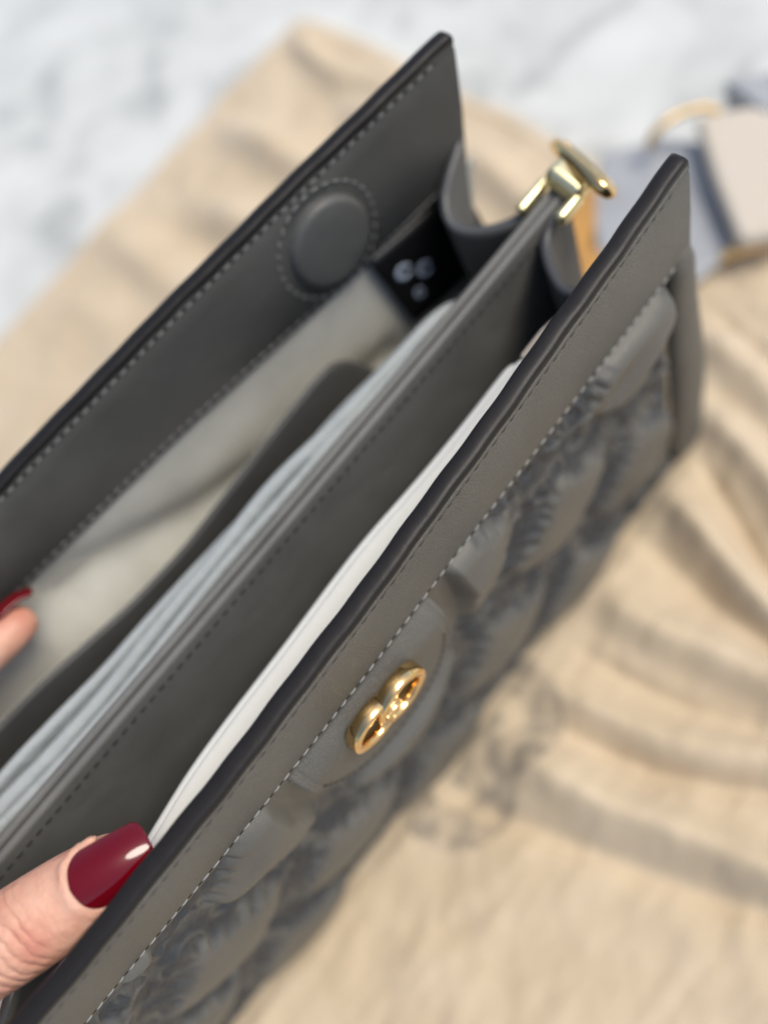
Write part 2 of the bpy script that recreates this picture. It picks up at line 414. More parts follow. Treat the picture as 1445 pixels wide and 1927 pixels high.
def capped(name, P, m, parent):
    nu, nv = P.shape[:2]; V = P.reshape(-1, 3); F = grid_faces(nu, nv).tolist()
    c0 = P[0].mean(0); c1 = P[-1].mean(0) 
    V = np.vstack([V, c0, c1]); i0 = len(V) - 2; i1 = len(V) - 1
    for k in range(nv):
        F.append([k, (k + 1) % nv, i0]); F.append([(nu - 1) * nv + (k + 1) % nv, (nu - 1) * nv + k, i1])
    return mesh_obj(name, V, F, m, parent)
capped('painted_edge', Pr, M_edge, bag)

# ---------------- quilted front panel
nu, nv = 640, 400
gx = np.linspace(-0.1295, 0.1295, nu); gs = np.linspace(0, 1, nv)
GX, GS = np.meshgrid(gx, gs, indexing='ij')
Lt = np.hypot(ZF - BASE_Z, -YB - yfo(GX))
D0 = fband(GX) - 0.002; Dm = Lt + 0.0005
D = D0 + (Dm - D0) * GS
ZZ = ZF - D
def quilt(x, z):
    p = (x - 0.031) / 0.0395; q = (z - 0.127) / 0.0355
    A = (p + q) / 2; B = (p - q) / 2
    a = np.abs(A - np.round(A)) * 2; b = np.abs(B - np.round(B)) * 2    # 0 at puff centre, 1 at cell edge
    tri = lambda w: np.abs((w % 1) - .5) * 2
    along = np.where(a > b, B, A)
    jag = 0.055 * tri(along * 11 + .3 * noise2(x, z, .01, 4)) ** 1.5 + 0.05 * noise2(x, z, 0.004, 5)
    m = np.maximum(a, b)
    puff = np.clip(1 - (a ** 2.2), 0, 1) * np.clip(1 - (b ** 2.2), 0, 1)
    mot = 1 / (1 + np.exp(-(m + jag - 0.65) / 0.030))
    # embossed pairs of interlocking rings along the cell edges, outlined by rows of thread
    cw, ch = 0.0395 / 2, 0.0355 / 2
    u = x / cw; v = z / ch; iv = np.floor(v); uu = u + 0.5 * (iv % 2)
    fu = (uu - np.floor(uu) - 0.5) * cw; fv = (v - iv - 0.5) * ch
    r1 = np.hypot(fu - 0.0030, fv); r2 = np.hypot(fu + 0.0030, fv)
    g1 = np.exp(-((r1 - 0.0046) / 0.0010) ** 2); g2 = np.exp(-((r2 - 0.0046) / 0.0010) ** 2)
    ring = np.clip(g1 + g2, 0, 1)
    rr = np.minimum(r1, r2)
    lines = 0.5 + 0.5 * np.sin(rr * 2 * np.pi / 0.0019)
    wr = noise2(x, z, 0.0055, 8) + .5 * noise2(x, z, .0026, 18)
    h = 0.0040 * puff + 0.0021 * (1 - mot) * np.clip(puff * 1.5, 0, 1) + mot * (0.0008 * ring + 0.00028 * lines - 0.0014 + 0.0009 * wr)
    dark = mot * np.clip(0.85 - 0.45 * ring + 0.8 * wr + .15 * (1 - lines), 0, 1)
    h += 0.0007 * fbm(x, z, 0.03, 2, 77) * (1 - mot)
    return h, dark
hq, mq = quilt(GX, ZZ)
pm = np.clip(1.25 - np.abs((GX + .0065) / .035) ** 3 - np.clip((D - .026) / .050, 0, 2) ** 3, 0, 1)
pm = np.clip(pm * 2.6, 0, 1) ; pm = pm * pm * (3 - 2 * pm); hq = hq * (1 - pm); mq = mq * (1 - pm)
edge = np.minimum(np.clip((0.1295 - np.abs(GX)) / 0.005, 0, 1), np.clip(GS / 0.03, 0, 1)); edge = np.sqrt(1 - (1 - edge) ** 2)
botm = np.clip((1 - GS) / 0.05, 0, 1); botm = np.sqrt(1 - (1 - botm) ** 2)
# long soft pulls below the band
pull = (1 - pm) * 0.0016 * np.exp(-((GS - 0.10) / 0.06) ** 2) * np.sin(GX * 150 + GS * 30)
off = -0.0012 + (hq + 0.0012 + pull) * edge * (0.2 + 0.8 * botm) - 0.006 * (1 - botm)
Pq = fpan(GX, D, off)
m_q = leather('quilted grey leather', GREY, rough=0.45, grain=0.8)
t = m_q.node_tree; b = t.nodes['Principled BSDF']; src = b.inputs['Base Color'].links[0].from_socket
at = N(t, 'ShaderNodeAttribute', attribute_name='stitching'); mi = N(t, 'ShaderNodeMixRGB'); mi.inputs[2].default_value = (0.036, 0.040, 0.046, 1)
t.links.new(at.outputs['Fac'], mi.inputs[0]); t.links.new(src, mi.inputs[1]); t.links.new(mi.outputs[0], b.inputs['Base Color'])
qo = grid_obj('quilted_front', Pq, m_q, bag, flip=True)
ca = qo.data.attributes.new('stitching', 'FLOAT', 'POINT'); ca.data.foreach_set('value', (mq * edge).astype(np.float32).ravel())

# back outer panel + inner facing + lining
def prof_bin(x):
    b = float(bband(x))
    return [(0.0004, -0.001), (0.0005, 0.0001), (0.0017, 0.0004), (0.0026, 0.0001), (0.0034, 0.0005), (0.008, 0.0009), (0.5 * b, 0.0011), (b - 0.003, 0.0010), (b - 0.0021, 0.0006), (b - 0.0014, 0.0010), (b - 0.0002, 0.0008), (b, 0.0004), (b, -0.001)]
inner_mat = M_inner
Pb = strip(prof_bin, xs, bpan)
# soft waviness of the facing
Pb[:, 5:8, 1] += (0.0006 * np.sin(xs * 45 + 1))[:, None]
grid_obj('inner_facing', Pb, inner_mat, bag)
capped('painted_edge', rim_grid(bpan, False)[:, :, :], M_edge, bag)
def prof_bout(x):
    z0 = float(zb_(x))
    return [(0.0005, -zin)] + [(0.002 + k * (z0 - 0.008) / 12, -zin - 0.0012 * math.sin(math.pi * k / 12)) for k in range(13)]
grid_obj('back_panel', strip(prof_bout, xs, bpan), M_leather, bag, flip=False)
# canvas lining behind the pocket, with a soft crease
nu, nv = 240, 90
lx = np.linspace(-0.137, 0.137, nu); ls = np.linspace(0, 1, nv)
LX, LS = np.meshgrid(lx, ls, indexing='ij')
top = bpan(LX, bband(LX) - 0.001, -0.0002)
yt, zt = top[..., 1], top[..., 2]
yl = yt + (0.031 - yt) * np.sin(LS * np.pi / 2) ** 1.3
zl = zt + (0.008 - zt) * LS
# crease running from the hand towards the far end
cd, ct = seg_dist(LX, zl, [(-0.062, 0.131), (-0.036, 0.128), (0.0, 0.113), (0.036, 0.104), (0.09, 0.10)])
yl += 0.0045 * np.exp(-(cd / 0.0085) ** 2) * np.clip(ct * 6, 0, 1)
yl -= 0.0065 * np.exp(-((LX + 0.055) / 0.035) ** 2 - ((zl - 0.112) / 0.016) ** 2)
yl += 0.0005 * fbm(LX, zl, 0.03, 2, 55) * np.clip(LS * 8, 0, 1)
yl = np.minimum(yl, yt + 0.0006)
grid_obj('lining', np.stack([LX * (1 - .10 * np.clip(LS * 4, 0, 1)), yl, zl], -1), M_canvas, bag, thick=0.0006)
# front lining below the inner facing
LXf, LSf = np.meshgrid(np.linspace(-0.137, 0.137, 60), np.linspace(0, 1, 30), indexing='ij')
fy = fpan(LXf, 0.040, -zin); yy = fy[..., 1] + (-0.0275 - fy[..., 1]) * LSf; zz = fy[..., 2] + (0.008 - fy[..., 2]) * LSf
grid_obj('lining', np.stack([LXf, yy, zz], -1), M_canvas, bag)
# bottom
Xb, Yb = np.meshgrid(np.linspace(-0.137, 0.137, 60), np.linspace(-0.0325, 0.0325, 20), indexing='ij')
Zb = 0.0056 + 0 * Xb
grid_obj('bag_base', np.stack([Xb, Yb, Zb], -1), M_leather, bag, thick=0.0035, off=0)

# slip pocket: leather-bound wall and its canvas binding, standing off the back lining
def slab(name, pts_top, y_bot, z_bot, thick, m, parent, nz=24, rtop=True, wob=0, seed=0, xa=None):
    """upright sheet along x: pts_top rows (x,y,z)"""
    pts = np.array(pts_top); n = 160
    x = np.linspace(pts[0, 0], pts[-1, 0], n)
    y = np.interp(x, pts[:, 0], pts[:, 1]); z = np.interp(x, pts[:, 0], pts[:, 2])
    k = np.ones(9) / 9
    y = np.convolve(np.pad(y, 4, 'edge'), k, 'valid'); z = np.convolve(np.pad(z, 4, 'edge'), k, 'valid')
    a = np.linspace(0, np.pi, 9); rows = []
    s = np.linspace(0, 1, nz)
    for i in range(n):
        row = []
        dyw = wob * noise2(x[i], 0.0, 0.03, seed)
        h = thick / 2
        for q in s[::-1]:      # front side upward
            row.append((x[i], y[i] + (y_bot - y[i]) * q - h + dyw, z[i] - h + (z_bot - z[i]) * q))
        for t_ in a[1:-1]:
            row.append((x[i], y[i] - h * math.cos(t_) + dyw, z[i] - h + h * math.sin(t_)))
        for q in s:
            row.append((x[i], y[i] + (y_bot - y[i]) * q + h + dyw, z[i] - h + (z_bot - z[i]) * q))
        rows.append(row)
    return grid_obj(name, np.array(rows), m, parent, flip=False)

PT = [(-.136, .030, .146), (-.0775, .0285, .1425), (-.0634, .028, .1420), (-.0321, .028, .1345), (-.0104, .028, .1325), (.0354, .028, .1370), (.0560, .0285, .1375), (.0640, .030, .1330), (.070, .032, .120), (.076, .033, .095), (.136, .034, .06)]
slab('pocket_wall', PT, .026, .010, .0022, M_inner, bag)
PT2 = [(x, y + .0022, z - .0022) for x, y, z in PT]
slab('pocket_lining', PT2, .029, .012, .0012, M_canvas, bag)

# ---------------- divider: two leather layers stitched together
def divider_layer(y0, name, ztop_off=0.0, th=0.0027):
    pts = [(-.1340, y0, .1478), (-.099, y0, .1470), (.0, y0, .1462), (.09, y0 * .95, .1468), (.118, y0 * .85, .1474), (.1340, y0 * .85, .1476)]
    return slab(name, pts, y0, .009, th, M_div, bag)
divider_layer(-.00165, 'divider_layer'); divider_layer(.00165, 'divider_layer')

# ---------------- gussets: folded end walls
def gusset(sx, sy):
    # plan of top edge from divider end to the panel corner
    if sy > 0:
        T = [(.1305, .0028), (.1265, .0042), (.1210, .0072), (.1160, .0120), (.1122, .0175), (.1110, .0220), (.1135, .0265), (.1200, .0310), (.1290, .0345), (.1350, .0368)]
        zt = lambda q: .1462 + .0050 * q ** 3 - .003 * math.sin(math.pi * min(1, q * 1.4))
    else:
        T = [(.1275, -.0030), (.1245, -.0034), (.1200, -.0048), (.1160, -.0085), (.1118, -.0145), (.1090, -.0205), (.1115, -.0260), (.1180, -.0300), (.1270, -.0330), (.1340, -.0350)]
        zt = lambda q: .1462 - .003 * math.sin(math.pi * min(1, q * 1.4)) - .004 * q ** 3
    T = np.array(T); n = 60; q = np.linspace(0, 1, n); tq = np.linspace(0, 1, len(T))
    tx = np.interp(q, tq, T[:, 0]); ty = np.interp(q, tq, T[:, 1])
    k = np.ones(7) / 7
    tx = np.convolve(np.pad(tx, 3, 'edge'), k, 'valid'); ty = np.convolve(np.pad(ty, 3, 'edge'), k, 'valid')
    bx = .1300 + 0 * q; by = sy * (.002 + (.0305 - .002) * q)
    nz = 50; P = np.zeros((n, nz, 3))
    for j in range(nz):
        s = j / (nz - 1); w = s ** 1.25
        w = s ** 2.2
        P[:, j, 0] = (np.minimum(tx * (1 - w) + bx * w, .1355 - .0125 * math.sin(math.pi / 2 * min(1, s / .28)) if sy > 0 else .1275 - .0055 * math.sin(math.pi * min(1, s * 1.5))) if s > 0 else tx) * sx
        P[:, j, 1] = ty * (1 - s) + by * s
        P[:, j, 2] = np.array([zt(a) for a in q]) * (1 - s) + .008 * s
    o = grid_obj('gusset', P, M_inner, bag, thick=.0026, off=0)
    o.data.materials.append(M_gedge); o.modifiers['thickness'].material_offset_rim = 1
    return o
for sx in (1, -1):
    for sy in (1, -1):
        gusset(sx, sy)

# ---------------- side binding strips outside the quilting
def side_binding(sx, front=True):
    n, k = 90, 16
    P = np.zeros((n, k, 3)); a = np.linspace(0, np.pi, k)
    for i in range(n):
        s = i / (n - 1); d = 0.030 + s * (0.1625 - 0.030)
        x0 = .1325 + .0015 * s; x1 = .1425 + .0075 * min(1, s * 1.8) + .0015 * s
        if not front: x1 = x0 + .006
        e = 1.0
        if s > 0.93: e = math.sqrt(max(0.0, 1 - ((s - 0.93) / 0.07) ** 2)) * 0.75 + 0.25
        if s < 0.05: e = 0.6 + 0.4 * s / 0.05
        hgt = (.0052 - .0006 * math.sin(s * 9)) * e
        xm = (x0 + x1) / 2; hw = (x1 - x0) / 2 * (0.55 + 0.45 * e)
        for j in range(k):
            xx = xm - hw * math.cos(a[j]); of = hgt * math.sin(a[j]) ** 0.6 - 0.0016
            P[i, j] = fpan(xx, d, of) if front else bpan(xx, d, -zin - of)
    P[..., 0] *= sx
    return grid_obj('side_binding', P, M_leather, bag, thick=.001, off=-1 if front else 1)
for sx in (1, -1):
    side_binding(sx, True)

# ---------------- emblem patch
n, k = 110, 60
def patch_d(x):
    """lower edge of the half-round patch"""
    u = (x + 0.0065) / 0.0280
    return 0.0262 + 0.0400 * max(0.0, 1 - abs(u) ** 2.6) ** 0.5 
px_ = -0.0065 + 0.0280 * np.sin(np.linspace(-np.pi / 2, np.pi / 2, n))
P = np.zeros((n, k, 3))
for i, x in enumerate(px_):
    b0 = 0.0235; b1 = patch_d(x)
    for j in range(k):
        q = j / (k - 1); q2 = 1 - (1 - q) ** 1.5; d = b0 + (b1 - b0) * q2
        e = min(1, (b1 - d) / 0.0022 + 0.05, (0.0280 - abs(x + 0.0065)) / 0.0018 + 0.05)
        h = 0.0042 + 0.0014 * math.sqrt(max(0, 1 - (1 - e) ** 2)) - (0.0050 if j == k - 1 or i in (0, n - 1) else 0)
        h = h - 0.0058 * (1 - math.sin(math.pi / 2 * min(1, max(0, d - 0.0272) / 0.0085)))
        r = min(b1 - d, 0.0280 - abs(x + 0.0065))
        if 0.0016 < r < 0.0034: h -= 0.0002
        P[i, j] = fpan(x, d, h)
patch = grid_obj('emblem_patch', P, M_leather, bag, flip=True)

# ---------------- gold emblem: two interlocked G letters
def g_letter(cx, mirror, lift):
    pts = []
    r = 0.0072
    for a in np.linspace(38, 352, 46):
        pts.append((r * 1.04 * math.cos(R(a)), r * math.sin(R(a))))
    # crossbar back toward the centre with a small serif
    pts += [(r * 1.02, 0.0002), (r * 0.85, 0.0006), (r * 0.55, 0.0006), (r * 0.15, 0.0006)]
    pts = np.array(pts); 
    if mirror: pts = -pts
    c = np.linspace(0, 2 * np.pi, 12, endpoint=False)
    n = len(pts); T = np.gradient(pts, axis=0); T /= np.linalg.norm(T, axis=1)[:, None] + 1e-12
    Nn = np.stack([-T[:, 1], T[:, 0]], 1); P = np.zeros((n, 12, 3))
    for i in range(n):
        wd = 0.00108 * (1.0 + 0.25 * math.sin(math.pi * i / (n - 1)))
        for j in range(12):
            ca_, sa_ = math.cos(c[j]), math.sin(c[j])
            o1 = wd * np.sign(ca_) * abs(ca_) ** 0.35; o2 = 0.0021 * np.sign(sa_) * abs(sa_) ** 0.35
            q = pts[i] + Nn[i] * o1
            P[i, j] = fpan(cx + q[0], 0.0355 - q[1], 0.0066 + lift + o2)
    V = P.reshape(-1, 3); F = grid_faces(n, 12, True).tolist()
    F += [list(range(12)), [(n - 1) * 12 + j for j in range(12)][::-1]]
    o = mesh_obj('letter', V, F, M_gold, emb)
    return o
emb = empty('emblem'); emb.parent = bag
emb.name = 'emblem'
g_letter(-0.0108, False, 0.0); g_letter(-0.0018, True, 0.0008)
def stud(x, d, r=0.0010, o0=0.0055, o1=0.0095):
    a = np.linspace(0, 2 * np.pi, 12, endpoint=False); prof = [(0, o0 - .0015), (r, o0 - .0015), (r, o1 - .0004), (r * .7, o1), (0, o1)]
    P = np.array([[fpan(x + q * math.cos(t_), d + q * math.sin(t_), o) for t_ in a] for q, o in prof])
    return grid_obj('stud', P, M_gold, emb, closed_v=True)

# ---------------- inner magnets, covered with leather and ringed with stitches
def magnet(x0, d0, rad, fn, inward):
    a = np.linspace(0, 2 * np.pi, 64, endpoint=False)
    prof = [(0.0, .0032), (.5, .0032), (.84, .0031), (.92, .0028), (.965, .0020), (.985, .0008), (1.0, -.0004), (1.04, -.0004), (1.10, .00015), (1.2, 0.0001)]
    P = np.array([[fn(x0 + rad * q * math.cos(t_), d0 + rad * q * math.sin(t_), inward(o + .0011)) for t_ in a] for q, o in prof])
    return grid_obj('magnet_cover', P, M_mag, bag, closed_v=True)
magnet(.0835, .0205, .0138, bpan, lambda o: o)
magnet(-.0835, .0200, .0130, bpan, lambda o: o)
magnet(.0835, .0200, .0138, fpan, lambda o: -zin - o + .0006)

# ---------------- stitches
def stitch_mesh(name, length, r, m, twist=0.35):
    pr = [(-.5, .25), (-.42, .8), (-.15, 1), (.15, 1), (.42, .8), (.5, .25)]; V = []; k = 6
    for u, q in pr:
        for j in range(k):
            a = 2 * math.pi * j / k
            V.append((u * length, r * q * math.cos(a) + twist * r * u * 2, r * .8 * q * math.sin(a) - abs(u) * r * .9))
    F = [[i * k + j, i * k + (j + 1) % k, (i + 1) * k + (j + 1) % k, (i + 1) * k + j] for i in range(5) for j in range(k)]
    F += [list(range(k))[::-1], [5 * k + j for j in range(k)]]
    me = bpy.data.meshes.new(name); me.from_pydata(V, [], F); me.update()
    me.polygons.foreach_set('use_smooth', np.ones(len(F), dtype=bool)); me.materials.append(m); return me
S_out = stitch_mesh('stitch', .0021, .00031, M_thread)
S_in = stitch_mesh('stitch', .0023, .00034, M_thread_in)
S_dk = stitch_mesh('stitch', .0022, .00032, M_thread_dk)
def place_stitch(me, p0, p1, nrm, jitter=0.06):
    p0 = Vector(p0); p1 = Vector(p1); X = (p1 - p0).normalized(); Z = Vector(nrm).normalized(); Y = Z.cross(X).normalized(); Z = X.cross(Y)
    o = bpy.data.objects.new('stitch', me); COL.objects.link(o); o.parent = bag
    Mx = Matrix((X, Y, Z)).transposed().to_4x4()
    Mx = Matrix.Rotation(random.uniform(-jitter, jitter), 4, 'Z') if False else Mx
    rot = Matrix.Rotation(random.gauss(0, jitter), 4, 'Z') @ Matrix.Rotation(random.gauss(0, jitter * .5), 4, 'Y')
    s = random.uniform(.9, 1.08)
    o.matrix_basis = Matrix.Translation((p0 + p1) / 2) @ Mx @ rot @ Matrix.Diagonal((s, 1, 1, 1))
def row(me, fn, dfun, offv, x0, x1, pitch, out):
    n = int((x1 - x0) / pitch)
    for k in range(n):
        xa = x0 + (k + .2) * pitch; xb = xa + pitch * .6
        a = fn(xa, dfun(xa), offv); b_ = fn(xb, dfun(xb), offv); c_ = fn(xa, dfun(xa), offv + out)
        place_stitch(me, a, b_, np.array(c_) - np.array(a))
row(S_out, fpan, lambda x: float(fband(x)) - .0019, .00115, -.118, .134, .0036, .001)
row(S_dk, fpan, lambda x: .0028, .00062, -.100, .137, .0036, .001)
row(S_in, bpan, lambda x: .0026, .00030, -.050, .137, .0036, .001)
row(S_in, bpan, lambda x: float(bband(x)) - .0021, .00105, -.058, .132, .0036, .001)
for k in range(30):      # ring of stitches round the magnet
    a0 = 2 * math.pi * (k + .2) / 30; a1 = 2 * math.pi * (k + .8) / 30; rr = .0172
    pa = bpan(.0835 + rr * math.cos(a0), .0205 + rr * math.sin(a0), .0017); pb_ = bpan(.0835 + rr * math.cos(a1), .0205 + rr * math.sin(a1), .0017)
    place_stitch(S_in, pa, pb_, np.array(bpan(.0835, .0215, .002)) - np.array(bpan(.0835, .0215, .001)))
def stitch_dots(name, fn, dfun, offv, x0, x1, pitch, r):  # near-black dots at stitch ends: needle holes plus painted thread shadow
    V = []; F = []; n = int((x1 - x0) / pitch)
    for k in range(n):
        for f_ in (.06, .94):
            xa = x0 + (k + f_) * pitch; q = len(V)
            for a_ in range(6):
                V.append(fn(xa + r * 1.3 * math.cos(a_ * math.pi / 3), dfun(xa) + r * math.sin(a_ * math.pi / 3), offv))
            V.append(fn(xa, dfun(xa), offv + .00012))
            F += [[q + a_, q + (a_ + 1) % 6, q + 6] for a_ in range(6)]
    tag(mesh_obj(name, V, F, M_dots, bag), kind='stuff')
M_dots = mat('needle hole and thread shade', (0.008, 0.008, 0.008), 0.9, spec=.1)[0]
stitch_dots('hole_shade_dots', fpan, lambda x: float(fband(x)) - .0019, .00105, -.118, .134, .0036, .00032)
stitch_dots('hole_shade_dots', bpan, lambda x: .0026, .00022, -.050, .137, .0036, .00036)
stitch_dots('hole_shade_dots', bpan, lambda x: float(bband(x)) - .0021, .00085, -.062, .132, .0036, .00036)
# patch outline stitches
pp = []
for u in np.linspace(-0.96, 0.96, 400):
    x = -.0065 + .0258 * u
    pp.append((x, 0.0262 + 0.0373 * max(0.0, 1 - abs(u) ** 2.6) ** 0.5))
pp = np.array(pp); cl = np.r_[0, np.cumsum(np.hypot(*np.diff(pp, axis=0).T))]
for c0 in np.arange(.001, cl[-1] - .003, .0030):
    xa, da = np.interp(c0, cl, pp[:, 0]), np.interp(c0, cl, pp[:, 1]); xb, db = np.interp(c0 + .0018, cl, pp[:, 0]), np.interp(c0 + .0018, cl, pp[:, 1])
    ho = lambda d: 0.0058 - 0.0058 * (1 - math.sin(math.pi / 2 * min(1, max(0, d - 0.0272) / 0.0085)))
    place_stitch(S_dk, fpan(xa, da, ho(da)), fpan(xb, db, ho(db)), np.array(fpan(xa, da, .002)) - np.array(fpan(xa, da, .001)))
# divider seam: past the count limit, one joined part
V = []; F = []
for k in range(66):
    x = -.112 + k * .0036
    z = .1462 - .0040; c = (x, -.00312, z)
    q = len(V); hx, hz = .0011, .00028
    V += [(c[0] - hx, c[1], c[2] - hz), (c[0] + hx, c[1], c[2] - hz), (c[0] + hx, c[1], c[2] + hz), (c[0] - hx, c[1], c[2] + hz),
          (c[0] - hx * .6, c[1] - .0003, c[2]), (c[0] + hx * .6, c[1] - .0003, c[2])]
    F += [(q, q + 1, q + 5, q + 4), (q + 3, q + 4, q + 5, q + 2), (q, q + 4, q + 3), (q + 1, q + 2, q + 5)]
tag(mesh_obj('divider_seam', V, F, M_thread_dk, bag), kind='stuff')

# ---------------- clasp at the far end of the divider
def box(name, c, s, m, parent, bev=.0006, rot=None):
    me = bpy.data.meshes.new(name); h = [q / 2 for q in s]
    V = [(sx * h[0], sy * h[1], sz * h[2]) for sx in (-1, 1) for sy in (-1, 1) for sz in (-1, 1)]
    F = [(0, 1, 3, 2), (4, 6, 7, 5), (0, 4, 5, 1), (2, 3, 7, 6), (0, 2, 6, 4), (1, 5, 7, 3)]
    me.from_pydata(V, [], F); me.update(); me.materials.append(m)
    o = bpy.data.objects.new(name, me); COL.objects.link(o); o.location = c
    if rot: o.rotation_euler = rot
    if parent: o.parent = parent
    mo = o.modifiers.new('bevel', 'BEVEL'); mo.width = bev; mo.segments = 3
    me.polygons.foreach_set('use_smooth', np.ones(6, dtype=bool))
    o.modifiers.new('wn', 'WEIGHTED_NORMAL')
    return o
for sx in (1, -1):
    cl_ = empty('clasp'); cl_.parent = bag
    r0 = lambda x: sx * x
    box('bracket', (r0(.1372), -.0020, .1490), (.0105, .0125, .0072), M_gold2, cl_, .0024, (0.28, sx * .22, 0))
    box('bracket_arm', (r0(.1295), -.0070, .1474), (.0100, .0032, .0045), M_gold2, cl_, .0014)
    box('bracket_arm', (r0(.1290), .0056, .1462), (.0130, .0032, .0045), M_gold2, cl_, .0014)
    # oval ring hanging from the bracket, leaning outward and down
    a = np.linspace(0, 2 * np.pi, 64, endpoint=False)
    A1 = np.array((-.10, -.27, 0.03)); A1 /= np.linalg.norm(A1); A2 = np.array((.52, .36, -.68)); A2 /= np.linalg.norm(A2)
    path = []
    for t_ in a:
        cu, su = math.cos(t_), math.sin(t_)
        w = .0138 * np.sign(cu) * abs(cu) ** .7; h = .0085 * np.sign(su) * abs(su) ** .7
        q = np.array((.1432, -.0012, .1470)) + A1 * w + A2 * h
        path.append((sx * q[0], q[1], q[2]))
    path = np.array(path + [path[0]])
    g = tube_pts(path, .0020, 12, up=(sx * .7, 0, 0.71))
    grid_obj('ring', g, M_gold, cl_, closed_v=True)

# ---------------- black label sewn inside
lab = empty('inner_label'); lab.parent = bag
def lab_pt(u, v, off=0.0):    # on the back lining near the far end
    A = np.array((.0900, .0395, .1420)); U = np.array((.0400, -.001, -.0060)); Vv = np.array((.0030, -.004, -.0330))
    nn = np.cross(Vv, U); nn /= np.linalg.norm(nn); nn = nn if nn[1] < 0 else -nn
    return A + U * u + Vv * v + nn * off
P = np.array([[lab_pt(u, v, .0006 + .0008 * math.sin(3 * u)) for v in np.linspace(0, 1, 8)] for u in np.linspace(0, 1, 16)])
grid_obj('label_leather', P, M_black, lab, thick=.0008, off=0)
def ring_print(u0, v0, r, w, parent):
    a = np.linspace(0.6, 2 * np.pi - 0.1, 24)
    P = np.array([[lab_pt(u0 + (r + q * w) * math.cos(t_) / .040, v0 + (r + q * w) * math.sin(t_) / .034, .0012 + .0008 * math.sin(3 * u0)) for q in (-.5, .5)] for t_ in a])
    return grid_obj('printed_mark', P, M_blueprint, parent, thick=.0001)
ring_print(.18, .38, .0024, .0018, lab); ring_print(.34, .52, .0024, .0016, lab); ring_print(.19, .72, .0016, .0012, lab)

# ------------------------------------------------------------------ contents
tis = empty('tissue_paper')
tag(tis, 'folded white tissue paper standing behind the middle divider in the bag', 'tissue paper')
def sheet(name, y, ztab, th, m, parent, x0, x1, wob=0, seed=0):
    zt = np.array(ztab)
    pts = [(x, y + 0.0012 * math.sin(x * 40 + seed), float(np.interp(x, zt[:, 0], zt[:, 1]))) for x in np.linspace(x0, x1, 60)]
    return slab(name, pts, y, .012, th, m, parent, wob=wob, seed=seed)
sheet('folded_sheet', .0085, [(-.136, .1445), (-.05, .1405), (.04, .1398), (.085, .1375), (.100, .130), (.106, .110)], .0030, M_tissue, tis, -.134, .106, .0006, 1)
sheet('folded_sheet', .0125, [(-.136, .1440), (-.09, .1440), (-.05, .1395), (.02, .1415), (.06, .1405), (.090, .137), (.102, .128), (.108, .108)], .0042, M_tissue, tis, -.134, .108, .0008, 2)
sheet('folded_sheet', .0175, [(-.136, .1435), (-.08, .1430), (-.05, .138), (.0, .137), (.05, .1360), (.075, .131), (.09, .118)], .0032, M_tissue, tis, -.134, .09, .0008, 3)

card = empty('paper_packet')
tag(card, 'white folded paper packet with rounded top edge tucked behind the front rim', 'paper packet')
def ridge_sheet(name, x0, x1, yb, m, parent, zr=.1430, cut=0.004, depth=.017):
    n = 140; x = np.linspace(x0, x1, n); rows = []
    yb_ = np.interp(x, [p[0] for p in yb], [p[1] for p in yb]); kk = np.ones(15) / 15
    yb_ = np.convolve(np.pad(yb_, 7, 'edge'), kk, 'valid') + .00015 * np.sin(x * 90)
    for i in range(n):
        y0 = yb_[i]; e = min(1, (x1 - x[i]) / cut); zt = zr - .0015 * (1 - e) ** 2 + .0003 * math.sin(x[i] * 70)
        prof = [(y0 + .0002, .02), (y0, .10), (y0 - .0001, zt - .004), (y0 - .0004, zt - .0016), (y0 - .0012, zt - .0004), (y0 - .0022, zt), (y0 - .0036, zt - .0003), (y0 - .0060, zt - .0014),
                (y0 - .0095, zt - .0026), (y0 - depth * .8, zt - .0036), (y0 - depth * .80, zt - .008), (y0 - .006, .02)]
        lim = lambda zz: float(yfo(x[i])) + (-.032 - float(yfo(x[i]))) * (ZF - zz) / ZF + zin + .0014
        rows.append([(x[i], max(a_, lim(b_)), b_) for a_, b_ in prof])
    o = grid_obj(name, np.array(rows), m, parent, flip=True, caps=True, closed_v=True)
    return o
YBC = [(-.13, -.0330), (-.069, -.0278), (-.056, -.0250), (-.0434, -.0234), (-.028, -.0222), (-.0055, -.0214), (.022, -.0203), (.038, -.0207), (.060, -.0205), (.083, -.0200), (.09, -.0200)]
ridge_sheet('folded_packet', -.125, .0850, YBC, M_card, card)
ridge_sheet('inner_fold', -.12, .0885, [(a_, b_ - .0019) for a_, b_ in YBC], M_card, card, zr=.1438, depth=.013)
bc = empty('beige_card'); tag(bc, 'thin beige card corner showing beside the end of the white packet', 'card')
slab('card_sheet', [(.0865, -.0235, .1445), (.0955, -.0232, .1445), (.1015, -.0238, .1440), (.1025, -.0238, .138)], -.025, .02, .0014, M_beige, bc)

